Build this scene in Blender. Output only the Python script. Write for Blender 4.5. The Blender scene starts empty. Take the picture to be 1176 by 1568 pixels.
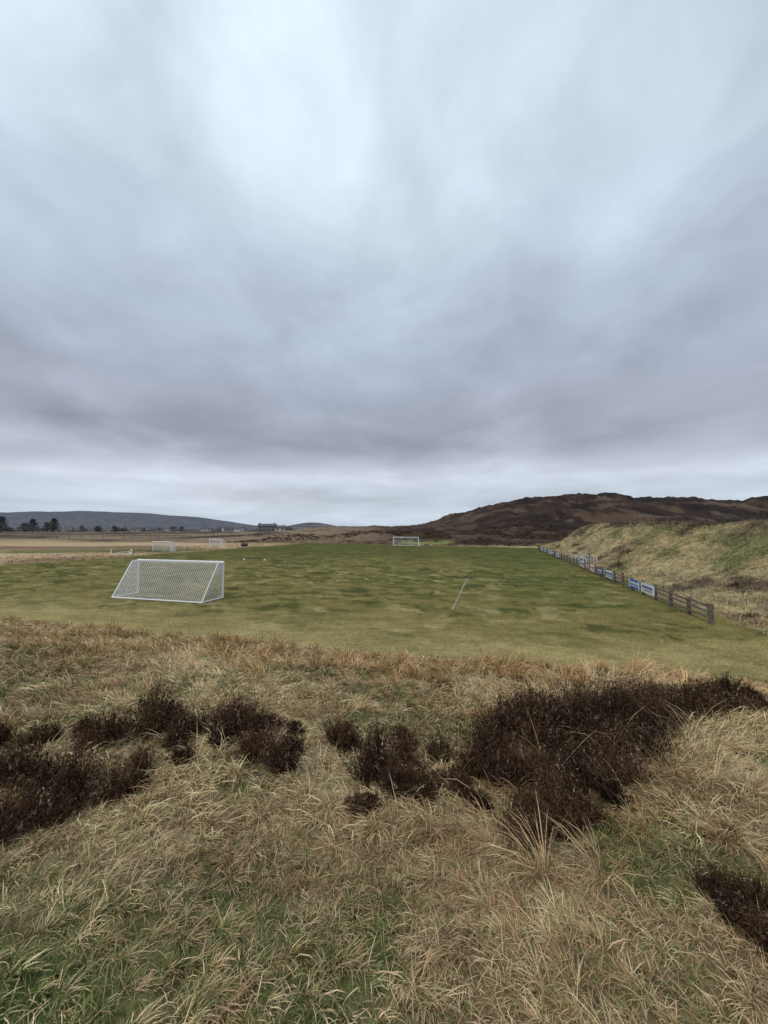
import bpy, math, random
import numpy as np
from mathutils import Vector, Matrix
random.seed(7); rng=np.random.default_rng(11)
sc=bpy.context.scene
# ------------------------------------------------------------ noise
_perm=np.random.default_rng(3).random((256,256))
def vnoise(x,y,o=0):
    x=np.asarray(x,float)+o*17.3; y=np.asarray(y,float)+o*9.7
    xi=np.floor(x).astype(int); yi=np.floor(y).astype(int)
    fx=x-xi; fy=y-yi
    fx=fx*fx*fx*(fx*(fx*6-15)+10); fy=fy*fy*fy*(fy*(fy*6-15)+10)
    a=_perm[xi&255,yi&255]; b=_perm[(xi+1)&255,yi&255]
    c=_perm[xi&255,(yi+1)&255]; d=_perm[(xi+1)&255,(yi+1)&255]
    return (a*(1-fx)+b*fx)*(1-fy)+(c*(1-fx)+d*fx)*fy
def fbm(x,y,o=0,n=4):
    s=0; a=1; t=0
    for i in range(n):
        s=s+a*vnoise(x*2**i*1.0,y*2**i*1.0,o+i*3); t+=a; a*=.5
    return s/t*2-1
def ss(a,b,x):
    t=np.clip((x-a)/(b-a),0,1); return t*t*(3-2*t)
A=math.radians(15.5); SA,CA=math.sin(A),math.cos(A)
def uv(x,y): return x*SA+y*CA, x*CA-y*SA
def xy(u,v): return u*SA+v*CA, u*CA-v*SA
RX=[-4000,-400,-110,-60,-30,5,40,50,58,76,89,107,129,155,182,226,260,400,900,4000]
RZ=[0,0,0.3,2.0,4.0,4.6,5.6,9.0,13.5,16,21,23.5,25.5,24,22.0,21,21.5,20,15,10]
DX=[-9000,-6000,-3400,-3000,-2600,-2200,-1800,-1500,-1240,-1000,-700,-400,4000]
DZ=[100,120,128,137,140,152,128,100,68,30,10,0,0]
def pitchmask(x,y):
    u,v=uv(x,y)
    n1=.9*fbm(v*.35,u*.3,81,3)+.5*fbm(v*1.3,u*1.3,82,2); n2=1.5*fbm(u*.1,v*.1,83,3)
    m=ss(13.3,14.6,u+n1-.08*np.clip(v,-5,12))
    m=m*(1-ss(110,113,u+n2*1.5+.18*(v+20)))
    m=m*ss(-63,-60,v+n2)*(1-ss(11.4,12.6,v+n1*.6))
    return m
def height(x,y):
    x=np.asarray(x,float); y=np.asarray(y,float)
    u,v=uv(x,y); r=np.hypot(x,y)
    zb=3.1-.2067*u
    zb=3.5-np.log1p(np.exp(np.clip((3.5-np.maximum(zb,-5))*3,-30,60)))/3
    zb=np.log1p(np.exp(np.clip((zb)*5,-30,60)))/5-.14
    zb=np.maximum(zb,0)
    pm=pitchmask(x,y)
    rough=(1-pm)
    crest=4.45+.0145*np.clip(u,0,140)
    sb=ss(11.8,24,v+1.8*fbm(u*.14,v*.14,5,4))
    bank=crest*sb*(1-ss(104,128,u+.4*v))*ss(12,24,u)
    bank=bank*(1-ss(60,110,v))
    z=np.maximum(zb*(1-ss(30,60,v)),bank)
    z=z+bank*(.08*fbm(u*.35,v*.35,8,3)+.07*np.abs(fbm(u*.8,v*1.2,9,3)))
    far=ss(112,170,u)
    left=ss(64,160,-v)
    z=z+1.2*np.maximum(far,left)*ss(100,340,r)+ .6*far
    z=z+ss(112,130,u)*(1-ss(1500,3000,r))*(1.7*fbm(x*.06,y*.06,21,4)+.9*np.abs(fbm(x*.2,y*.2,24,3))+.4)*ss(-120,-30,x)
    z=z+.4*left*fbm(x*.05,y*.05,23,3)*(1-ss(900,2500,r))
    S=ss(125,262,y)*(1-.6*ss(330,900,y))
    hz=np.interp(x+5*fbm(y*.03,x*.01,31,2),RX,RZ)
    z=z+hz*S
    crag=np.abs(fbm(x*.05,y*.04,46,4))
    z=z+S*ss(8,20,hz)*(2.4*fbm(x*.035,y*.05,41,5)+ 3.8*crag+2.2*np.abs(fbm(x*.16,y*.13,44,3))-.8)
    z=z+np.interp(x,DX,DZ)*np.exp(-((y-3000)/650)**2)*(1+.10*fbm(x*.003,y*.003,51,4))
    z=z+30*np.exp(-((x+275)/110)**2)*np.exp(-((y-1500)/250)**2)
    near=rough*(1-ss(60,150,r))
    tl=fbm(x*2.3,y*2.3,66,2)
    z=z+near*(.11*fbm(x*.9,y*.9,61,3)+(.07*np.abs(tl)+.05*fbm(x*4.1,y*4.1,65,2))*(1-ss(12,30,r)))
    z=z+pm*.04*fbm(x*.2,y*.2,71,2)
    return z
def mix(a,b,t):
    t=np.asarray(t)[...,None]; return a*(1-t)+b*t
C=lambda *a: np.array(a,float)
STRAW=C(.65,.495,.285); TAN=C(.46,.315,.165); RUST=C(.33,.185,.09); GREEN=C(.11,.165,.038); OLIVE=C(.27,.26,.095); HEATH=C(.045,.029,.018)
def greenness(x,y):
    g=ss(.03,.4,fbm(x*.75+3,y*.75,91,3)+.0)*.7
    for gx,gy,gr,a in ((-1.5,1.6,.75,1.0),(-1.0,2.3,.45,.7),(-6.5,6.5,1.8,.85),(-1.3,3.7,.4,.7),(-.1,7.6,1.3,.75),(-4,7.5,1.2,.6),(-9,11,2.5,.6),(5,11.5,1.5,.5),(12.5,13,3,.9),(1.3,1.9,.3,.4),(-2.4,2.3,.5,.6)):
        g=np.maximum(g,a*np.exp(-((x-gx)**2+(y-gy)**2)/gr**2))
    return g
def groundcol(x,y):
    u,v=uv(x,y); r=np.hypot(x,y)
    n=fbm(x*.25,y*.25,101,5)*.5+.5; nf=fbm(x*1.3,y*1.3,105,4)*.5+.5
    c=mix(TAN*.65,STRAW*.65,ss(.3,.75,n)); 
    c=mix(c,C(.10,.135,.035),np.clip(greenness(x,y)*.95,0,1)*(1-ss(14,30,r)))
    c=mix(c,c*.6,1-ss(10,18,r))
    bk=ss(11.5,13,v)*(1-ss(118,130,u))*ss(14,20,u)
    bc=mix(C(.24,.195,.105),C(.37,.30,.165),ss(.35,.7,nf))
    bc=mix(bc,C(.14,.15,.055),.7*ss(.45,.62,fbm(u*.22,v*.45,111,5)*.5+.5+.12*ss(14,22,v)-.08))
    bc=mix(bc,C(.38,.30,.16),.7*ss(.50,.64,fbm(u*.3,v*.6,117,4)*.5+.5))
    bc=mix(bc,C(.085,.06,.042),.85*ss(.60,.72,fbm(u*.2,v*.45,114,4)*.5+.5))
    bc=mix(bc,C(.10,.072,.048),.75*ss(20,24.5,v+2*fbm(u*.3,v*.3,119,3)))
    c=mix(c,bc,bk)
    mo=ss(60,66,-v)
    mc=mix(C(.42,.31,.185),C(.20,.13,.08),ss(.48,.68,fbm(x*.015,y*.035,121,4)*.5+.5))
    mc=mix(mc,C(.15,.14,.06),ss(.62,.75,fbm(x*.02,y*.05,124,4)*.5+.5))
    mc=mix(mc,C(.10,.075,.05),.8*ss(150,260,r))
    c=mix(c,mc,mo*(1-bk))
    fe=ss(110,118,u)*(1-bk)
    hc=mix(C(.038,.024,.018),C(.095,.060,.040),ss(.48,.72,fbm(x*.045,y*.08,131,5)*.5+.5))
    hc=mix(hc,C(.28,.21,.14),.75*(1-ss(-60,60,x))*ss(.42,.6,fbm(x*.02,y*.05,135,4)*.5+.5))
    hc=mix(hc,C(.12,.085,.056),.6*ss(.58,.68,fbm(x*.09,y*.12,137,5)*.5+.5))
    hc=mix(hc,C(.020,.014,.012),.9*ss(.50,.58,fbm(x*.05,y*.045,138,6)*.5+.5)*ss(20,90,x))
    hc=mix(hc,C(.014,.011,.010),.8*ss(.60,.68,fbm(x*.16,y*.07,139,4)*.5+.5)*ss(20,90,x))
    gp=np.exp(-(((x-13)/10)**2+((y-122)/7)**2))
    hc=mix(hc,C(.22,.23,.09),ss(.3,.6,gp+.2*(nf-.5)))
    c=mix(c,hc,np.maximum(fe,ss(140,200,y)*ss(-200,-120,x))*(1-bk))
    pm=pitchmask(x,y)
    pc=mix(C(.064,.070,.019),C(.092,.093,.026),ss(.25,.75,fbm(u*.35,v*.28,141,6)*.5+.5))
    pc=mix(pc,C(.20,.168,.058),ss(.47,.64,fbm(u*1.4,v*.9,145,5)*.5+.5+.14*(1-ss(16,38,u)))*.8*(1-.7*ss(40,75,u)))
    pc=mix(pc,C(.19,.155,.055),.6*ss(.53,.62,fbm(u*.5,v*.3,146,5)*.5+.5)*(1-ss(50,90,u)))
    pc=mix(pc,C(.30,.25,.12),.7*ss(.66,.72,fbm(u*.9,v*.7,147,5)*.5+.5)*(1-ss(40,60,u)))
    pc=mix(pc,C(.31,.255,.11),.85*(1-ss(14,22,u+4*fbm(v*.5,u*.8,148,4))))
    pc=mix(pc,C(.07,.09,.022),.4*(1-ss(0,9,np.abs(v-5)))*ss(22,30,u))
    c=mix(c,pc,pm)
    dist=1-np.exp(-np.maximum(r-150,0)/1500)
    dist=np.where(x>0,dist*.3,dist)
    c=mix(c,C(.105,.118,.145),np.clip(dist,0,.93))  # aerial haze painted into the ground colour, stronger with distance
    return c
# ------------------------------------------------------------ materials
def newmat(name):
    m=bpy.data.materials.new(name); m.use_nodes=True; return m,m.node_tree,m.node_tree.nodes['Principled BSDF']
def simple(name,col,rough=.6,var=.25,scale=12,metal=0,bump=.1):
    m,nt,b=newmat(name)
    tc=nt.nodes.new('ShaderNodeTexCoord'); no=nt.nodes.new('ShaderNodeTexNoise'); no.inputs['Scale'].default_value=scale; no.inputs['Detail'].default_value=4
    nt.links.new(tc.outputs['Object'],no.inputs['Vector'])
    rp=nt.nodes.new('ShaderNodeValToRGB'); rp.color_ramp.elements[0].position=.3; rp.color_ramp.elements[1].position=.7
    rp.color_ramp.elements[0].color=(*[c*(1-var) for c in col],1); rp.color_ramp.elements[1].color=(*[min(1,c*(1+var*.6)) for c in col],1)
    nt.links.new(no.outputs['Fac'],rp.inputs['Fac']); nt.links.new(rp.outputs['Color'],b.inputs['Base Color'])
    b.inputs['Roughness'].default_value=rough; b.inputs['Metallic'].default_value=metal
    bp=nt.nodes.new('ShaderNodeBump'); bp.inputs['Strength'].default_value=bump; bp.inputs['Distance'].default_value=.02
    nt.links.new(no.outputs['Fac'],bp.inputs['Height']); nt.links.new(bp.outputs['Normal'],b.inputs['Normal'])
    return m
M_white=simple('white_paint',(.78,.79,.8),.4,.08)
M_bwhite=simple('white_board',(.66,.68,.72),.5,.15,3)
M_net=simple('net_cord',(.72,.73,.75),.8,.05)
M_wood=simple('weathered_timber',(.15,.125,.098),.85,.4,6)
M_post=simple('stake_timber',(.07,.055,.045),.9,.4,6)
M_black=simple('dark_steel',(.03,.03,.035),.5)
M_roof=simple('slate_roof',(.07,.075,.085),.7)
M_wall=simple('render_wall',(.46,.45,.43),.8,.1)
M_rail=simple('galvanised_rail',(.6,.6,.6),.5,.1)
M_wall2=simple('stone_wall',(.16,.155,.155),.8,.2)
M_glass=simple('window_glass',(.03,.035,.045),.15,.1)
M_blue=simple('blue_board',(.05,.12,.34),.5,.15)
M_navy=simple('navy_board',(.03,.045,.12),.5,.1)
M_red=simple('red_board',(.42,.09,.06),.5,.15)
M_bark=simple('bark',(.08,.06,.045),.9,.4)
def attr_mat(name,rough=.75,spec=.25):
    m,nt,b=newmat(name)
    at=nt.nodes.new('ShaderNodeAttribute'); at.attribute_name='Col'
    nt.links.new(at.outputs['Color'],b.inputs['Base Color'])
    b.inputs['Roughness'].default_value=rough; b.inputs['Specular IOR Level'].default_value=spec
    return m
M_grass=attr_mat('dead_grass_blades',.6,.3)
M_heather=attr_mat('heather_twigs',.9,.05)
M_leaf=attr_mat('foliage',.7,.2)
M_ter,nt,b=newmat('terrain_ground')
at=nt.nodes.new('ShaderNodeAttribute'); at.attribute_name='Col'
tc=nt.nodes.new('ShaderNodeTexCoord')
def tn(scale,detail=8,rough=.65,sv=None):
    n=nt.nodes.new('ShaderNodeTexNoise'); n.inputs['Scale'].default_value=scale; n.inputs['Detail'].default_value=detail; n.inputs['Roughness'].default_value=rough
    if sv:
        mp=nt.nodes.new('ShaderNodeMapping'); mp.inputs['Scale'].default_value=sv; mp.inputs['Rotation'].default_value=(0,0,A)
        nt.links.new(tc.outputs['Object'],mp.inputs['Vector']); nt.links.new(mp.outputs['Vector'],n.inputs['Vector'])
    else: nt.links.new(tc.outputs['Object'],n.inputs['Vector'])
    return n
n1=tn(9,4,.8); n2=tn(.35,6,.8); n3=tn(1.3,5,.8,(.6,1.4,1))
def mr(n,a,b_,lo,hi):
    r=nt.nodes.new('ShaderNodeMapRange'); r.inputs['From Min'].default_value=a; r.inputs['From Max'].default_value=b_; r.inputs['To Min'].default_value=lo; r.inputs['To Max'].default_value=hi
    nt.links.new(n.outputs['Fac'],r.inputs['Value']); return r
def mul(x,y):
    m=nt.nodes.new('ShaderNodeMath'); m.operation='MULTIPLY'; nt.links.new(x.outputs[0],m.inputs[0]); nt.links.new(y.outputs[0],m.inputs[1]); return m
f=mul(mul(mr(n1,.3,.7,.55,1.42),mr(n2,.3,.7,.7,1.3)),mr(n3,.3,.7,.7,1.3))
vm=nt.nodes.new('ShaderNodeVectorMath'); vm.operation='SCALE'
nt.links.new(at.outputs['Color'],vm.inputs[0]); nt.links.new(f.outputs[0],vm.inputs['Scale'])
nt.links.new(vm.outputs[0],b.inputs['Base Color']); b.inputs['Roughness'].default_value=.95; b.inputs['Specular IOR Level'].default_value=.05
bp=nt.nodes.new('ShaderNodeBump'); bp.inputs['Strength'].default_value=.7; bp.inputs['Distance'].default_value=.15
nt.links.new(n3.outputs['Fac'],bp.inputs['Height']); nt.links.new(bp.outputs['Normal'],b.inputs['Normal'])
# ------------------------------------------------------------ mesh helpers
def link(ob): sc.collection.objects.link(ob); return ob
def setcol(me,cols):
    a=me.color_attributes.new('Col','FLOAT_COLOR','POINT')
    c=np.ones((len(cols),4),np.float32); c[:,:3]=cols; a.data.foreach_set('color',c.ravel())
def bigmesh(name,co,loops,starts,cols,mat,smooth=False):
    me=bpy.data.meshes.new(name)
    me.vertices.add(len(co)); me.vertices.foreach_set('co',np.asarray(co,np.float32).ravel())
    me.loops.add(len(loops)); me.loops.foreach_set('vertex_index',np.asarray(loops,np.int32))
    me.polygons.add(len(starts)); me.polygons.foreach_set('loop_start',np.asarray(starts,np.int32))
    if smooth: me.polygons.foreach_set('use_smooth',np.ones(len(starts),bool))
    me.update(calc_edges=True)
    setcol(me,cols); me.materials.append(mat)
    return link(bpy.data.objects.new(name,me))
th=np.concatenate([np.arange(-70,70,.2),np.arange(70,290,2.5)]); th=np.radians(th)
rr=np.concatenate([[0.0],.25*1.0205**np.arange(0,515)])
R,T=np.meshgrid(rr,th,indexing='ij'); X=R*np.sin(T); Y=R*np.cos(T)
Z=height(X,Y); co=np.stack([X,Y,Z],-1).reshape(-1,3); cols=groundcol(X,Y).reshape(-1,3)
nr,nth=R.shape
i,j=np.meshgrid(np.arange(nr-1),np.arange(nth),indexing='ij'); j2=(j+1)%nth
q=np.stack([i*nth+j,i*nth+j2,(i+1)*nth+j2,(i+1)*nth+j],-1)[:, :, ::-1].reshape(-1)
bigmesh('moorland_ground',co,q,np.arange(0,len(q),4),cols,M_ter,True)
def blades(az,roots,L,p0,p1,W,col,tw=None):
    n=len(az); t=np.array([0,.33,.68,1.0])
    P=np.zeros((n,4,3)); P[:,0]=roots; h=np.stack([np.cos(az),np.sin(az),np.zeros(n)],-1)
    for k in range(1,4):
        ph=p0+(p1-p0)*(t[k]+t[k-1])/2; dl=(t[k]-t[k-1])*L
        P[:,k]=P[:,k-1]+h*(np.cos(ph)*dl)[:,None]; P[:,k,2]+=np.sin(ph)*dl
    if tw is None: tw=rng.normal(0,.6,n)
    s=np.stack([-np.sin(az)*np.cos(tw),np.cos(az)*np.cos(tw),np.sin(tw)],-1)*(W/2)[:,None]
    V=np.zeros((n,7,3)); wk=[.8,1,.65]
    for k in range(3): V[:,2*k]=P[:,k]-s*wk[k]; V[:,2*k+1]=P[:,k]+s*wk[k]
    V[:,6]=P[:,3]
    Cc=np.repeat(col[:,None,:],7,1)
    return V.reshape(-1,3),Cc.reshape(-1,3)
def blademesh(name,parts,mat):
    V=np.concatenate([p[0] for p in parts]); Cc=np.concatenate([p[1] for p in parts]); n=len(V)//7
    pat=np.array([0,1,3,2, 2,3,5,4, 4,5,6]); loops=(np.arange(n)[:,None]*7+pat).ravel()
    st=(np.arange(n)[:,None]*11+np.array([0,4,8])).ravel()
    return bigmesh(name,V,loops,st,Cc,mat)
def wedge(n,d0,d1,k=1.25,pad=1.2):
    y=np.sqrt(rng.uniform(d0**2,d1**2,n)); x=rng.uniform(-1,1,n)*(k*y+pad); return x,y
# x,y,radius,height,density
BUSH=[(1.16,4.75,.42,.70,1),(1.8,5.25,.5,.9,1),(2.6,5.6,.55,.95,1),(3.5,6.1,.6,.9,1),(4.6,6.9,.6,.85,1),(5.6,7.6,.55,.7,.9),(3.1,5.0,.4,.6,.9),(6.7,8.1,.6,.65,.8),(8.0,8.9,.7,.6,.7),(1.75,3.9,.4,.65,1),(2.35,4.4,.44,.62,1),(1.3,4.3,.3,.5,.9),(1.12,3.05,.22,.38,.9),(1.48,3.4,.26,.46,.9),(.75,3.55,.18,.32,.9),(1.02,4.0,.24,.36,.8),
 (0.,3.78,.26,.54,1),(-.46,4.8,.2,.5,1),(.35,3.8,.26,.4,.9),(.12,4.3,.24,.48,.9),(.30,5.0,.2,.44,.8),(-.24,3.35,.12,.2,.9),
 (-2.9,4.9,.42,.6,.9),(-3.4,4.4,.34,.42,.8),(-1.95,5.0,.38,.54,.9),(-1.14,4.25,.3,.48,.9),(-1.65,4.6,.3,.44,.9),(-2.4,4.75,.3,.42,.8),(-1.35,5.1,.22,.44,.8),(-2.72,3.35,.36,.48,.9),(-2.8,2.85,.3,.44,.9),(-3.35,3.45,.34,.4,.8),(-2.35,3.9,.28,.34,.7),(-3.95,4.1,.36,.4,.7),
 (2.22,2.6,.13,.34,1),(2.12,2.32,.11,.30,1)]
def gapn(x,y): return ss(-.22,.0,fbm(np.asarray(x)*1.9+5,np.asarray(y)*1.9,421,2)+.24)
def inbush(x,y):
    m=np.zeros(np.shape(x))
    for bx,by,br,bh,bd in BUSH: m=np.maximum(m,bd*np.exp(-(((x-bx)**2+(y-by)**2)/(br*.85)**2)**2))
    return m*gapn(x,y)
def tussocks(n,d0,d1,nb,L0,L1,W,spread,up0,up1,greenmul=1,k=1.25,filt=None,colshift=None,pad=1.2):
    x,y=wedge(n,d0,d1,k,pad); u,v=uv(x,y)
    keep=(pitchmask(x,y)<rng.uniform(.2,.9,n))&(inbush(x,y)<rng.uniform(.12,.85,n))
    if filt is not None: keep&=filt(x,y,u,v)
    x,y=x[keep],y[keep]; n=len(x)
    g=greenness(x,y); gm=rng.uniform(0,1,n)<g*greenmul
    toneA=fbm(x*.5,y*.5,201,3)*.5+.5; tone=np.clip(toneA*1.2-.05+rng.normal(0,.26,n),0,1)
    tc_=mix(mix(np.tile(RUST,(n,1)),np.tile(TAN,(n,1)),ss(.0,.3,tone)),np.tile(STRAW,(n,1)),ss(.3,.75,tone))
    tc_=tc_*rng.uniform(.75,1.2,n)[:,None]
    size=rng.uniform(.5,1.35,n)*(.7+.6*(fbm(x*.8,y*.8,205,2)*.5+.5))*(1-.3*g)
    wind=fbm(x*.6,y*.6,211,3)*3.4-math.pi/2
    ti=np.repeat(np.arange(n),nb); m=len(ti)
    a0=rng.uniform(0,2*math.pi,m); rr_=rng.uniform(0,1,m)**.8*spread*size[ti]
    rx=x[ti]+rr_*np.cos(a0); ry=y[ti]+rr_*np.sin(a0); rz=height(rx,ry)-.01
    dx=np.cos(a0)*.8+np.cos(wind[ti])*.9+rng.normal(0,.4,m); dy=np.sin(a0)*.8+np.sin(wind[ti])*.9+rng.normal(0,.4,m)
    az=np.arctan2(dy,dx)
    Lb=rng.uniform(L0,L1,m)*size[ti]
    p0=np.radians(rng.uniform(up0,up1,m)); p1=p0-np.radians(rng.uniform(40,125,m))
    gr=gm[ti]&(rng.uniform(0,1,m)<.72)
    p0=np.where(gr,np.radians(rng.uniform(45,85,m)),p0); p1=np.where(gr,p0-np.radians(rng.uniform(5,60,m)),p1); Lb=np.where(gr,Lb*.6,Lb)
    col=tc_[ti]*(rng.uniform(.3,1.0,m)**.7*1.35)[:,None]
    col=np.where((rng.uniform(0,1,m)<.12)[:,None],OLIVE*rng.uniform(.8,1.3,m)[:,None],col)
    gc=mix(np.tile(GREEN,(m,1)),np.tile(OLIVE,(m,1)),rng.uniform(0,1,m)**1.2*.95)*rng.uniform(.7,1.3,m)[:,None]
    col=np.where(gr[:,None],gc,col)
    if colshift is not None: col=col*colshift
    return blades(az,np.stack([rx,ry,rz],-1),Lb,p0,p1,W*rng.uniform(.6,1.4,m),np.clip(col,0,.8))
parts=[]
parts.append(tussocks(2500,.7,3.4,50,.05,.175,.004,.05,20,88))
parts.append(tussocks(2700,3.0,6.5,46,.09,.26,.0065,.08,25,90))
parts.append(tussocks(3900,6.2,11,30,.14,.36,.011,.12,35,90,.9))
parts.append(tussocks(3400,10.5,19.5,22,.16,.40,.019,.17,40,90,.7))
def carpet(n,d0,d1,L0,L1,W):
    x,y=wedge(n,d0,d1); keep=(pitchmask(x,y)<.5); x,y=x[keep],y[keep]; m=len(x)
    g=greenness(x,y); isg=rng.uniform(0,1,m)<(.28+.7*g)
    col=np.where(isg[:,None],mix(np.tile(GREEN,(m,1)),np.tile(OLIVE,(m,1)),rng.uniform(0,1,m)),mix(np.tile(TAN,(m,1)),np.tile(STRAW,(m,1)),rng.uniform(0,1,m)))*rng.uniform(.45,1.1,m)[:,None]
    p0=np.radians(rng.uniform(10,80,m)); 
    return blades(rng.uniform(0,6.28,m),np.stack([x,y,height(x,y)-.005],-1),rng.uniform(L0,L1,m),p0,p0-np.radians(rng.uniform(10,90,m)),W*rng.uniform(.6,1.4,m),col)
parts.append(carpet(80000,.7,3.5,.04,.10,.0035))
parts.append(carpet(50000,3.3,8,.06,.13,.007))
parts.append(tussocks(1500,8,19,26,.3,.62,.013,.12,60,95,.1,1.25,lambda x,y,u,v:(fbm(x*.35,y*.35,301,3)>-.12)&(u>7.5)&(u<14.4),C(.9,.76,.64)))
parts.append(tussocks(900,9,17,34,.4,.85,.012,.10,68,98,.0,1.1,lambda x,y,u,v:(fbm(x*.5,y*.5,309,3)>.0)&(u>9)&(u<14.0)&(v>-8),C(.95,.82,.70)))
parts.append(tussocks(200,2.6,8.5,70,.25,.45,.0055,.05,45,92,.1,1.2,lambda x,y,u,v:fbm(x*.5,y*.5,303,2)>-.1,C(1.05,1.02,1.0)))
blademesh('rough_grass',parts,M_grass)
def stems(cx,cy,n,L,W,col):
    m=n; a=rng.normal(-2.2,.9,m); rx=cx+rng.normal(0,.12,m); ry=cy+rng.normal(0,.12,m)
    return blades(a,np.stack([rx,ry,height(rx,ry)],-1),rng.uniform(.6,1,m)*L,np.radians(rng.uniform(55,88,m)),np.radians(rng.uniform(-15,50,m)),np.full(m,W),np.tile(col,(m,1))*rng.uniform(.6,1.1,m)[:,None])
st=[stems(x,y,n,L,.006,STRAW) for x,y,n,L in ((2.75,4.3,36,.85),(3.3,4.6,44,.9),(4.0,5.1,50,1.0),(4.7,5.7,50,.9),(2.2,3.7,24,.7),(.62,3.9,25,.5),(-.1,4.3,20,.4),(3.0,3.9,30,.6),(1.5,3.1,25,.4),(-1.9,3.9,18,.35),(.2,3.3,20,.35),(1.9,4.5,24,.8),(2.9,5.2,24,1.0))]
blademesh('moor_grass_stems',st,M_grass)
def scatter_uv(n,u0,u1,v0,v1,nb,L0,L1,W,colf,mask,up0=30,up1=90):
    u=rng.uniform(u0,u1,n); v=rng.uniform(v0,v1,n); x,y=xy(u,v); k=mask(x,y,u,v); x,y,u,v=x[k],y[k],u[k],v[k]; n=len(x)
    c=colf(x,y,n); ti=np.repeat(np.arange(n),nb); m=len(ti); sz=rng.uniform(.6,1.3,n)[ti]
    a=rng.uniform(0,6.28,m); rx=x[ti]+np.cos(a)*L0*.6*sz; ry=y[ti]+np.sin(a)*L0*.6*sz
    p0=np.radians(rng.uniform(up0,up1,m))
    return blades(a,np.stack([rx,ry,height(rx,ry)-.02],-1),rng.uniform(L0,L1,m)*sz,p0,p0-np.radians(rng.uniform(20,90,m)),W*rng.uniform(.6,1.4,m),np.clip(c[ti]*rng.uniform(.7,1.35,m)[:,None],0,.7))
def gc2(x,y,n): return groundcol(x,y)*rng.uniform(.8,1.7,n)[:,None]
mk=lambda x,y,u,v:(pitchmask(x,y)<.3)
ps=[scatter_uv(8500,16,60,11.6,27,14,.16,.42,.022,gc2,mk),
    scatter_uv(4500,60,125,11.6,27,10,.25,.5,.04,gc2,mk),
    scatter_uv(2500,25,120,-80,-60,10,.25,.5,.05,gc2,mk),
    scatter_uv(3000,106,135,-80,20,10,.3,.6,.06,gc2,mk)]
blademesh('bank_grass',ps,M_grass)
def hcol(x,y,n): return np.tile(HEATH*1.3,(n,1))*rng.uniform(.6,2.0,n)[:,None]
ps=[scatter_uv(3000,112,190,-90,60,24,.45,1.0,.09,hcol,lambda x,y,u,v:(pitchmask(x,y)<.1)&(fbm(x*.045,y*.08,131,4)<.12)&(np.hypot((x-13)/9,(y-122)/7)>1.0)),
    scatter_uv(700,20,115,12.5,26,24,.25,.5,.04,hcol,lambda x,y,u,v:fbm(u*.2,v*.45,114,4)>.18),
    scatter_uv(420,18,120,22.3,27,24,.25,.55,.04,hcol,lambda x,y,u,v:fbm(u*.3,v*.3,119,3)>-.15)]
blademesh('heather_patches',ps,M_heather)
def turf(n,d0,d1,L,W):
    x,y=wedge(n,d0,d1); k=(pitchmask(x,y)>.35); x,y=x[k],y[k]; m=len(x); p0=np.radians(rng.uniform(30,90,m))
    return blades(rng.uniform(0,6.28,m),np.stack([x,y,height(x,y)-.005],-1),L*rng.uniform(.6,1.3,m),p0,p0-.5,W*rng.uniform(.6,1.4,m),groundcol(x,y)*rng.uniform(.6,1.7,m)[:,None])
blademesh('pitch_turf',[turf(65000,12,22,.05,.014),turf(40000,22,42,.04,.03)],M_grass)
def heather(bx,by,br,bh,bd):
    K=max(2,int(bd*(2+30*br*br))); S=[]
    for k in range(K):
        q=math.sqrt((k+.5)/K)*1.08; a=k*2.4+bx*7+rng.uniform(-.5,.5)
        cx,cy=bx+q*br*math.cos(a)*1.15,by+q*br*math.sin(a)
        if K>3 and rng.uniform()>.15+float(gapn(cx,cy)): continue
        S.append((cx,cy,bh*(1.1-.4*q*q)*rng.uniform(.5,1.12),rng.uniform(.6,1.3),rng.uniform(0,1)))
    if not S: S=[(bx,by,bh,1,.5)]
    S=np.array(S); K=len(S); nb=165; ti=np.repeat(np.arange(K),nb); n=len(ti)
    a=rng.uniform(0,6.28,n); q=np.sqrt(rng.uniform(0,1,n)); cr=(.03+.11*S[ti,2])*S[ti,3]
    rx=S[ti,0]+np.cos(a)*q*cr; ry=S[ti,1]+np.sin(a)*q*cr; rz=height(rx,ry)-.01
    az=a+rng.normal(0,.45,n); L=S[ti,2]*rng.uniform(.55,1.1,n)*(1-.3*q)
    p0=np.radians(92-rng.uniform(20,65,n)*q); p1=p0+np.radians(rng.normal(6,18,n))
    dark=C(.022,.0135,.009); brn=C(.105,.058,.032); gry=C(.20,.16,.11)
    base=mix(np.tile(dark,(n,1)),np.tile(brn,(n,1)),np.clip(S[ti,4]*.9+rng.uniform(-.4,.25,n),0,1))
    base=np.where((rng.uniform(0,1,n)<.07)[:,None],gry,base)
    out=[blades(az,np.stack([rx,ry,rz],-1),L,p0,p1,np.full(n,.004),base)]
    ns=11; k_=(by/4.2)**.6; tj=np.repeat(np.arange(n),ns); m=len(tj); t=1.02-.75*rng.uniform(0,1,m)**1.4
    ph=(p0+(p1-p0)*.33)[tj]; l=L[tj]*t
    sx=rx[tj]+np.cos(az[tj])*np.cos(ph)*l+rng.normal(0,.008,m); sy=ry[tj]+np.sin(az[tj])*np.cos(ph)*l+rng.normal(0,.008,m); sz=rz[tj]+np.sin(ph)*l
    a2=rng.uniform(0,6.28,m); pp=np.radians(rng.uniform(0,80,m))
    out.append(blades(a2,np.stack([sx,sy,sz],-1),rng.uniform(.02,.048,m)*k_,pp,pp+.3,rng.uniform(.005,.010,m)*k_,base[tj]*(rng.uniform(.5,1.6,m))[:,None]))
    blademesh('heather_bush',out,M_heather)
for b_ in BUSH: heather(*b_)
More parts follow.
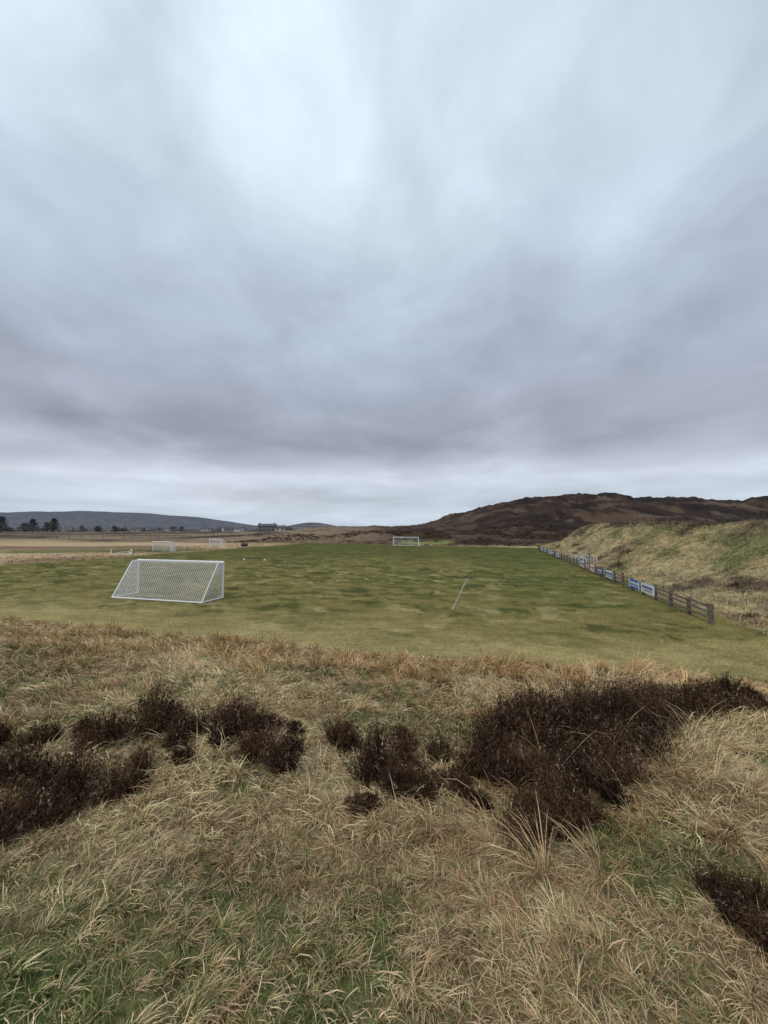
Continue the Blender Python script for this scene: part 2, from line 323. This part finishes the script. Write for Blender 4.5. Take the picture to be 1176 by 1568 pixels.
# ------------------------------------------------------------ solid builder
class MB:
    def __init__(s): s.v=[]; s.f=[]
    def beam(s,a,b,w,h=None,seg=4,w2=None):
        a=Vector(a); b=Vector(b); d=(b-a).normalized(); h=h or w
        up=Vector((0,0,1)) if abs(d.z)<.95 else Vector((0,1,0))
        x=d.cross(up).normalized(); y=x.cross(d).normalized(); o=len(s.v); k2=(w2/w if w2 else 1)
        for P,k in ((a,1),(b,k2)):
            for i in range(seg):
                if seg==4: cx,cy=((-1,-1),(1,-1),(1,1),(-1,1))[i]
                else: cx,cy=math.cos(2*math.pi*i/seg),math.sin(2*math.pi*i/seg)
                s.v.append(P+x*(cx*w/2*k)+y*(cy*h/2*k))
        for i in range(seg): j=(i+1)%seg; s.f.append((o+i,o+j,o+seg+j,o+seg+i))
        s.f.append(tuple(o+i for i in range(seg))[::-1]); s.f.append(tuple(o+seg+i for i in range(seg)))
    def box(s,c,d):
        c=Vector(c); s.beam(c-Vector((0,d[1]/2,0)),c+Vector((0,d[1]/2,0)),d[0],d[2])
    def poly(s,pts):
        o=len(s.v); s.v+= [Vector(p) for p in pts]; s.f.append(tuple(range(o,o+len(pts))))
    def obj(s,name,mat,parent=None,bevel=0):
        me=bpy.data.meshes.new(name); me.from_pydata([tuple(p) for p in s.v],[],s.f); me.materials.append(mat); me.update()
        ob=link(bpy.data.objects.new(name,me)); ob.parent=parent
        return ob
def empty(name,loc,rz=0):
    e=link(bpy.data.objects.new(name,None)); e.location=loc; e.rotation_euler=(0,0,rz); e.empty_display_size=.2; return e
def hz(x,y): return float(height(np.array([x]),np.array([y]))[0])
def netpatch(mb,p00,p10,p01,p11,W,H,c,th):
    p=[Vector(q) for q in (p00,p10,p01,p11)]
    def P(s,t): s/=W; t/=H; return p[0]*(1-s)*(1-t)+p[1]*s*(1-t)+p[2]*(1-s)*t+p[3]*s*t
    k=-H
    while k<W+H:
        for sg in (1,-1):
            pts=[]
            for t in (0,H): pts.append((k+sg*t if sg==1 else k+H-t, t))
            (s0,t0),(s1,t1)=pts
            a,b_=0.,1.; ds=s1-s0
            lo,hi=sorted(((0-s0)/ds,(W-s0)/ds)); a=max(a,lo); b_=min(b_,hi)
            if b_-a>.01: mb.beam(P(s0+ds*a,t0+(t1-t0)*a),P(s0+ds*b_,t0+(t1-t0)*b_),th)
        k+=c
def goal(u,v,W,H,depth,top,facing,post=.11,cell=.17,th=.013,tilt=0,rot=None):
    x,y=xy(u,v); e=empty('soccer_goal',(x,y,hz(x,y)+.01), -A+(math.pi if facing>0 else 0)+tilt if rot is None else rot)
    f=MB(); w=W/2
    for s in (-1,1):
        f.beam((s*w,0,0),(s*w,0,H),post,seg=10)
        f.beam((s*w,0,.04),(s*w,depth,.04),post*.75,seg=8)
        f.beam((s*w,0,H-.03),(s*w,top,H-.06),post*.6,seg=8); f.beam((s*w,top,H-.06),(s*w,depth,.04),post*.6,seg=8)
    f.beam((-w-post/2,0,H),(w+post/2,0,H),post,seg=10); f.beam((-w,depth,.04),(w,depth,.04),post*.75,seg=8)
    f.obj('frame',M_white,e)
    n=MB(); sl=math.hypot(depth-top,H)
    netpatch(n,(-w,depth,.06),(w,depth,.06),(-w,top,H-.06),(w,top,H-.06),W,sl,cell,th)
    if top>.1: netpatch(n,(-w,top,H-.06),(w,top,H-.06),(-w,.02,H),(w,.02,H),W,top,cell,th)
    for s in (-1,1): netpatch(n,(s*w,.03,.06),(s*w,depth,.06),(s*w,.03,H),(s*w,top,H-.06),(depth+top)/2,H,cell,th)
    n.obj('net',M_net,e); return e
goal(22.6,-21.35,7.32,2.44,2.0,.55,1,.12,.17,.0115)
goal(108,-23.5,7.32,2.44,2.0,.6,-1,.16,.4,.02)
goal(66,-67,4.4,2.1,1.6,.9,-1,.13,.3,.022,.1)
goal(86,-70,4.0,2.1,1.6,.9,-1,.15,.35,.025,-.1)
x,y=-48.3,71; e=empty('toppled_goal_frame',(x,y,hz(x,y)+.05),.2); f=MB()
f.beam((-1.7,0,0),(1.7,0,.15),.1); f.beam((-1.7,0,0),(-1.9,.4,1.0),.09); f.beam((1.7,0,.15),(1.5,.5,.9),.09); f.beam((-1.7,0,0),(-.6,1.2,.4),.07); f.beam((1.7,0,.15),(.7,1.2,.45),.07); f.beam((-.6,1.2,.4),(.7,1.2,.45),.07); f.beam((1.5,.5,.9),(.7,1.2,.45),.07)
f.obj('frame',M_white,e)
for bx,by in ((-21,58),(-17.6,57)):
    bpy.ops.mesh.primitive_ico_sphere_add(subdivisions=3,radius=.17,location=(bx,by,hz(bx,by)+.16)); o=bpy.context.object; o.name='football'; o.data.materials.append(M_white); o.data.materials.append(M_black)
    vs=[Vector(p).normalized() for p in ((0,1,1.618),(0,-1,1.618),(0,1,-1.618),(0,-1,-1.618),(1,1.618,0),(-1,1.618,0),(1,-1.618,0),(-1,-1.618,0),(1.618,0,1),(1.618,0,-1),(-1.618,0,1),(-1.618,0,-1))]
    for p in o.data.polygons:
        p.use_smooth=True
        if max(p.center.normalized().dot(q_) for q_ in vs)>.95: p.material_index=1
x,y=-38,105; e=empty('pitch_roller',(x,y,hz(x,y)),.5); f=MB(); f.beam((-.8,0,.5),(.8,0,.5),1.0,seg=20); f.obj('drum',M_black,e)
f=MB(); f.beam((-.9,0,.5),(-.9,-1.4,1.0),.07); f.beam((.9,0,.5),(.9,-1.4,1.0),.07); f.beam((-.9,-1.4,1.0),(.9,-1.4,1.0),.07); f.obj('handle',M_wood,e)
M_line,nt,b=newmat('faded_line_paint')
b.inputs['Base Color'].default_value=(.36,.37,.26,1); b.inputs['Roughness'].default_value=.9
tr=nt.nodes.new('ShaderNodeBsdfTransparent'); mx=nt.nodes.new('ShaderNodeMixShader'); no=nt.nodes.new('ShaderNodeTexNoise'); no.inputs['Scale'].default_value=3.5; no.inputs['Detail'].default_value=5
tcc=nt.nodes.new('ShaderNodeTexCoord'); nt.links.new(tcc.outputs['Object'],no.inputs['Vector'])
r_=nt.nodes.new('ShaderNodeMapRange'); r_.inputs['From Min'].default_value=.34; r_.inputs['From Max'].default_value=.58; r_.inputs['To Min'].default_value=.3; r_.inputs['To Max'].default_value=.75
nt.links.new(no.outputs['Fac'],r_.inputs['Value']); nt.links.new(r_.outputs[0],mx.inputs[0]); nt.links.new(tr.outputs[0],mx.inputs[1]); nt.links.new(b.outputs[0],mx.inputs[2]); nt.links.new(mx.outputs[0],nt.nodes['Material Output'].inputs['Surface'])
f=MB()
def line(u0,v0,u1,v1,w=.11):
    n=max(2,int(math.hypot(u1-u0,v1-v0)/.7)); L=math.hypot(u1-u0,v1-v0); du,dv=(u1-u0)/L,(v1-v0)/L
    pr=None
    for i in range(n+1):
        t=i/n; uu=u0+(u1-u0)*t; vv=v0+(v1-v0)*t; a=xy(uu-dv*w/2,vv+du*w/2); c=xy(uu+dv*w/2,vv-du*w/2)
        cur=((a[0],a[1],hz(*a)+.035),(c[0],c[1],hz(*c)+.035))
        if pr: f.poly([pr[0],pr[1],cur[1],cur[0]])
        pr=cur
line(22.7,-2.2,38,-2.25,.11)
f.obj('pitch_marking',M_line)
# ------------------------------------------------------------ rail fence with boards
f=MB(); us=np.arange(23.0,97,2.2); rails=[]
for i,u in enumerate(us):
    x,y=xy(u,10.5); z=hz(x,y); f.beam((x,y,z-.2),(x+random.uniform(-.03,.03),y,z+1.05+random.uniform(-.06,.08)),.14 if i else .19)
    rails.append((x,y,z))
off=(-CA*.09,SA*.09)
for a,b_ in zip(rails[:-1],rails[1:]):
    for h in (.32,.62,.88): 
        f.beam((a[0]+off[0],a[1]+off[1],a[2]+h+random.uniform(-.03,.03)),(b_[0]+off[0],b_[1]+off[1],b_[2]+h+random.uniform(-.03,.03)),.04,.10)
f.obj('timber_rail_fence',M_wood)
def board(u0,u1,mat,h0=.28,h1=.93,txt=M_navy,stripe=None):
    vv=10.5-.16
    x0,y0=xy(u0,vv); x1,y1=xy(u1,vv); z=max(hz(x0,y0),hz(x1,y1)); L=u1-u0
    e=empty('advertising_board',(x0,y0,z),math.atan2(y1-y0,x1-x0))
    m=MB(); m.box((L/2,0,(h0+h1)/2),(L,.03,h1-h0)); m.obj('panel',mat,e)
    m=MB(); hh=h1-h0
    xx=.12*L
    while xx<.86*L:
        w=random.uniform(.08,.2); m.box((xx+w/2,.019,h0+hh*.62),(w,.006,hh*.26)); xx+=w+.06
    xx=.2*L
    while xx<.75*L:
        w=random.uniform(.05,.12); m.box((xx+w/2,.019,h0+hh*.28),(w,.006,hh*.14)); xx+=w+.05
    m.obj('lettering',txt,e)
    if stripe:
        m=MB(); m.box((L*.06,.022,(h0+h1)/2),(L*.1,.008,hh*.96)); m.box((L*.95,.022,(h0+h1)/2),(L*.08,.008,hh*.96)); m.obj('side_panels',stripe,e)
for u0,u1,m_,t_,s_ in ((29.4,31.7,M_bwhite,M_navy,None),(32,34.2,M_blue,M_bwhite,M_bwhite),(38.4,40.6,M_bwhite,M_navy,M_blue),(41.5,43.4,M_navy,M_bwhite,None),(44.6,46.6,M_bwhite,M_red,M_red),(46.8,48.6,M_red,M_bwhite,None),(49.2,51.4,M_bwhite,M_navy,M_blue),
   (66,69,M_bwhite,M_navy,None),(71,73.4,M_blue,M_bwhite,None),(74,78,M_bwhite,M_blue,None),(81,84,M_bwhite,M_navy,M_navy),(86,89,M_bwhite,M_navy,None)): board(u0,u1,m_,txt=t_,stripe=s_)
e=empty('standing_area_railing',(0,0,0)); f=MB()
for k,vv in enumerate((11.6,12.8)):
    pr=None
    for u in np.arange(54,66,1.5):
        x,y=xy(u,vv); z=hz(x,y); f.beam((x,y,z),(x,y,z+1.1),.07)
        if pr:
            for h in (.55,1.08): f.beam((pr[0],pr[1],pr[2]+h),(x,y,z+h),.06)
        pr=(x,y,z)
f.obj('rails',M_rail,e)
f=MB(); pr=None
for u in np.arange(14,122,3.0):
    vv=24.5+.6*math.sin(u*.07)+random.uniform(-.15,.15); x,y=xy(u,vv); z=hz(x,y); hgt=random.uniform(.85,1.1)
    f.beam((x,y,z-.2),(x+random.uniform(-.06,.06),y,z+hgt),.09)
    if pr:
        for h in (.35,.65,.9): f.beam((pr[0],pr[1],pr[2]+h),(x,y,z+h),.012)
    pr=(x,y,z)
f.obj('post_and_wire_fence',M_post)
f=MB()
for k in range(120):
    u=random.uniform(26,115); v=random.uniform(26,34); x,y=xy(u,v); z=hz(x,y); h=random.uniform(.8,1.8)
    tx,ty=x+random.uniform(-.2,.2),y+random.uniform(-.2,.2); f.beam((x,y,z),(tx,ty,z+h),.04,seg=5,w2=.012)
    for q_ in range(5):
        t=random.uniform(.35,.9); bx,by,bz=x+(tx-x)*t,y+(ty-y)*t,z+h*t; a=random.uniform(0,6.28); l=random.uniform(.2,.5); f.beam((bx,by,bz),(bx+l*.5*math.cos(a),by+l*.5*math.sin(a),bz+l*.8),.02,seg=3,w2=.008)
f.obj('bare_saplings',M_bark)
# ------------------------------------------------------------ foliage clouds & trees
def leafcloud(cen,rad,n,size,c0,c1):
    d=rng.normal(0,1,(n,3)); d/=np.linalg.norm(d,axis=1)[:,None]; r=rng.uniform(.3,1,n)**.5
    P=np.array(cen)+d*r[:,None]*np.array(rad)
    az=rng.uniform(0,6.28,n); p0=rng.uniform(-1,1.2,n); t=rng.uniform(0,1,n)
    shade=rng.uniform(.6,1.3)
    return blades(az,P,size*rng.uniform(.7,1.5,n),p0,p0-.5,size*.5*rng.uniform(.6,1.4,n),mix(np.tile(c0,(n,1)),np.tile(c1,(n,1)),t)*shade)
def conifer(x,y,h,w):
    z=hz(x,y); e=empty('pine_tree',(0,0,0)); f=MB(); f.beam((x,y,z-.3),(x,y,z+h*.95),h*.05,seg=8,w2=h*.01); ps=[]
    for k in range(26):
        t=.12+.86*k/26; a=k*2.4+random.uniform(-.4,.4); l=w*.5*(1-t)**.5*random.uniform(.7,1.25)+.2
        bx,by,bz=x+l*math.cos(a),y+l*math.sin(a),z+h*t+l*.15
        f.beam((x,y,z+h*t),(bx,by,bz),h*.012,seg=4,w2=h*.004)
        ps.append(leafcloud(((x+bx*2)/3,(y+by*2)/3,bz),(l*.6+.3,l*.6+.3,h*.07),80,h*.045,C(.016,.026,.014),C(.035,.048,.022)))
    f.obj('trunk_and_limbs',M_bark,e); o=blademesh('crown',ps,M_leaf); o.parent=e
for x,y,h,w in ((-301,330,12,9),(-283,330,12.5,8),(-328,330,14,11),(-313,335,8.5,9),(-292,334,9,9),(-340,332,11,9),(-267,340,6,7),(-256,345,6,7),(-184,350,5.5,6),(-197,360,5.5,8),(-245,350,6,6)): conifer(x,y,h,w)
def shrub(name,x,y,rx,h,c0,c1,n=14):
    z=hz(x,y); e=empty(name,(0,0,0)); f=MB(); ps=[]
    for k in range(n):
        a=random.uniform(0,6.28); q_=random.uniform(.1,.9)*rx; t=random.uniform(.35,.95)*(1-.4*q_/rx)
        c=(x+q_*math.cos(a),y+q_*math.sin(a),z+h*t*.85); f.beam((x+.2*q_*math.cos(a),y+.2*q_*math.sin(a),z-.1),c,h*.03,seg=5,w2=h*.01)
        ps.append(leafcloud(c,(rx*.33,rx*.33,h*.17),90,h*.05,c0,c1))
    f.obj('stems',M_bark,e); o=blademesh('foliage',ps,M_leaf); o.parent=e
shrub('willow_shrub',10.5,126,2.4,4.6,C(.10,.11,.05),C(.2,.2,.1))
shrub('gorse_bush',16.5,124,1.8,2.2,C(.06,.08,.03),C(.12,.14,.05))
shrub('gorse_bush',52,112,2.5,2.6,C(.06,.07,.04),C(.12,.12,.07))
shrub('gorse_bush',58,116,2.5,2.6,C(.06,.055,.04),C(.12,.10,.07))
shrub('gorse_bush',-72,290,5,4,C(.03,.05,.02),C(.07,.08,.03))
ps=[]
for k in range(420):
    y=random.uniform(360,720); ax=random.choice([random.uniform(-1.25,-.62),random.uniform(-.8,-.22),random.uniform(-1.25,-.8)]); x=ax*y; z=hz(x,y); h=(random.uniform(2,6) if y>600 else random.uniform(1.2,3.4))*y/420
    ps.append(leafcloud((x,y,z+h*.4),(random.uniform(3,9),4,h*.55),60,h*.2,C(.022,.026,.018),C(.055,.050,.035)))
blademesh('distant_treeline',ps,M_leaf)
# ------------------------------------------------------------ houses
def house(name,x,y,L,D,wh,rh,wall,rz,two=False,zoff=0):
    e=empty(name,(x,y,hz(x,y)+zoff-.1),rz); m=MB(); m.box((0,0,wh/2-1.5),(L,D,wh+3))
    for s in (-1,1): m.poly([(s*L/2,-D/2,wh),(s*L/2,D/2,wh),(s*L/2,0,wh+rh)])
    m.obj('walls',wall,e)
    m=MB(); 
    for s in (-1,1):
        o=.4; 
        a=[(-L/2-o,s*(D/2+o),wh-.15),(L/2+o,s*(D/2+o),wh-.15),(L/2+o,0,wh+rh+.1),(-L/2-o,0,wh+rh+.1)]; m.poly(a); m.poly([(p[0],p[1],p[2]+.2) for p in a]); m.poly([a[0],a[1],(a[1][0],a[1][1],a[1][2]+.2),(a[0][0],a[0][1],a[0][2]+.2)])
    m.obj('roof',M_roof,e)
    m=MB()
    for s in (-1,1): m.box((s*L*.42,0,wh+rh+.5),(.9,.9,1.2))
    m.obj('chimneys',wall,e); m=MB(); n=int(L//3.2)
    for fl in range(2 if two else 1):
        for i in range(n):
            if fl==0 and i==n//2: continue
            m.box((-L/2+(i+.5)*L/n,-D/2-.02,1.5+fl*2.6),(1.3,.08,1.2))
    m.obj('windows',M_glass,e); m=MB(); m.box((-L/2+(n//2+.5)*L/n,-D/2-.02,1.05),(1,.08,2.1)); m.obj('door',M_navy,e)
house('stone_house',-91,300,13,8,4.3,1.7,M_wall2,.15,True,0)
house('stone_house_annex',-81,301,7,7,2.8,1.4,M_wall,.15,False,0)
for x,y,L in ((-412,520,15),(-437,530,13),(-380,530,13),(-250,540,14),(-204,500,12),(-480,560,14),(-310,560,14),(-173,460,11),(-335,520,11)): house('white_cottage',x,y,L*.9,7,2.9,2.7,M_wall,random.uniform(-.7,.7),False,1.0)
f=MB()
for k in range(34):
    x=-150+k*4.2; y=170+.1*k+8*math.sin(k*.2); z=hz(x,y); f.beam((x,y,z-.1),(x,y,z+1.2),.14)
f.obj('moor_fence_posts',M_post)
def rock(x,y,s):
    bpy.ops.mesh.primitive_ico_sphere_add(subdivisions=3,radius=s,location=(x,y,hz(x,y)+s*.1)); o=bpy.context.object; o.name='boulder'
    for v_ in o.data.vertices:
        k=1+.35*(vnoise(np.array([v_.co.x*1.4/s+x]),np.array([v_.co.y*1.4/s+v_.co.z/s]),5)[0]-.5)*2; v_.co*=k; v_.co.z*=.5
    o.data.materials.append(M_rock)
M_rock=simple('lichen_rock',(.3,.29,.27),.9,.4,2)
rock(34,33.5,.35)
# ------------------------------------------------------------ world
w=bpy.data.worlds.new('World'); sc.world=w; w.use_nodes=True; nt=w.node_tree; bg=nt.nodes['Background']; out=nt.nodes['World Output']
SE,SR=math.radians(52),math.radians(-140)
sky=nt.nodes.new('ShaderNodeTexSky'); sky.sky_type='NISHITA'; sky.sun_disc=False; sky.sun_elevation=SE; sky.sun_rotation=SR
N=nt.nodes.new; Lk=nt.links.new
tc=N('ShaderNodeTexCoord'); sep=N('ShaderNodeSeparateXYZ'); Lk(tc.outputs['Generated'],sep.inputs[0])
def math_(op,a,b_=None,c=None):
    m=N('ShaderNodeMath'); m.operation=op
    for i,q_ in enumerate((a,b_,c)):
        if q_ is None: continue
        if isinstance(q_,(int,float)): m.inputs[i].default_value=q_
        else: Lk(q_,m.inputs[i])
    return m.outputs[0]
zc=math_('MAXIMUM',sep.outputs['Z'],0.0)
zl=math_('LOGARITHM',math_('ADD',zc,.09),2.718)
cb=N('ShaderNodeCombineXYZ'); Lk(sep.outputs['X'],cb.inputs[0]); Lk(sep.outputs['Y'],cb.inputs[1]); Lk(zl,cb.inputs[2])
def wn(scale,detail,rough,loc,sv=(1,1,1),dist=0.0):
    mp=N('ShaderNodeMapping'); mp.inputs['Location'].default_value=loc; mp.inputs['Scale'].default_value=sv; Lk(cb.outputs[0],mp.inputs['Vector'])
    n=N('ShaderNodeTexNoise'); n.inputs['Scale'].default_value=scale; n.inputs['Detail'].default_value=detail; n.inputs['Roughness'].default_value=rough; n.inputs['Distortion'].default_value=dist; Lk(mp.outputs[0],n.inputs['Vector']); return n.outputs['Fac']
big=wn(1.7,4,.48,(3.1,1.7,0),(1,1,1.0),.25); med=wn(3.1,6,.52,(8.1,4.2,2.5),(1.15,1,.95),.3)
zp=math_('ADD',zc,math_('MULTIPLY',math_('SUBTRACT',big,.5),math_('MULTIPLY_ADD',zc,.42,.12)))
rp=N('ShaderNodeValToRGB'); Lk(zp,rp.inputs['Fac']); el=rp.color_ramp.elements
stops=[(0,(.47,.55,.65)),(.06,(.51,.57,.66)),(.115,(.58,.63,.71)),(.165,(.45,.48,.565)),(.23,(.315,.335,.405)),(.33,(.355,.39,.475)),(.45,(.42,.48,.59)),(.60,(.52,.60,.71)),(.74,(.62,.72,.81)),(.86,(.68,.79,.87)),(1,(.68,.77,.84))]
el[0].position=0; el[0].color=(*stops[0][1],1); el[1].position=1; el[1].color=(*stops[-1][1],1)
for p,c in stops[1:-1]: e_=el.new(p); e_.color=(*c,1)
f1=N('ShaderNodeMapRange'); f1.inputs['From Min'].default_value=.3; f1.inputs['From Max'].default_value=.7; f1.inputs['To Min'].default_value=.82; f1.inputs['To Max'].default_value=1.20; Lk(med,f1.inputs['Value'])
sc1=N('ShaderNodeVectorMath'); sc1.operation='SCALE'; Lk(rp.outputs['Color'],sc1.inputs[0]); Lk(f1.outputs[0],sc1.inputs['Scale'])
bgs=N('ShaderNodeBackground'); Lk(sky.outputs[0],bgs.inputs['Color']); bgs.inputs['Strength'].default_value=.10
Lk(sc1.outputs[0],bg.inputs['Color']); bg.inputs['Strength'].default_value=1.12
mx=N('ShaderNodeMixShader'); mx.inputs[0].default_value=.08
Lk(bg.outputs[0],mx.inputs[1]); Lk(bgs.outputs[0],mx.inputs[2]); Lk(mx.outputs[0],out.inputs['Surface'])
sl=bpy.data.lights.new('sun','SUN'); sl.energy=1.45; sl.angle=math.radians(12); sl.color=(1,.95,.87)
so=link(bpy.data.objects.new('sun',sl)); az=SR
d=Vector((math.sin(az)*math.cos(SE),math.cos(az)*math.cos(SE),math.sin(SE))); so.rotation_euler=d.to_track_quat('Z','Y').to_euler()
cd=bpy.data.cameras.new('camera'); cd.sensor_fit='VERTICAL'; cd.sensor_height=36; cd.sensor_width=27; cd.lens=36*589/1568; cd.clip_end=30000; cd.clip_start=.05
co_=link(bpy.data.objects.new('camera',cd)); co_.location=(0,0,4.7); co_.rotation_euler=(math.radians(92.6),0,0); sc.camera=co_
sc.view_settings.view_transform='Standard'; sc.view_settings.look='None'; sc.view_settings.exposure=0; sc.view_settings.gamma=1
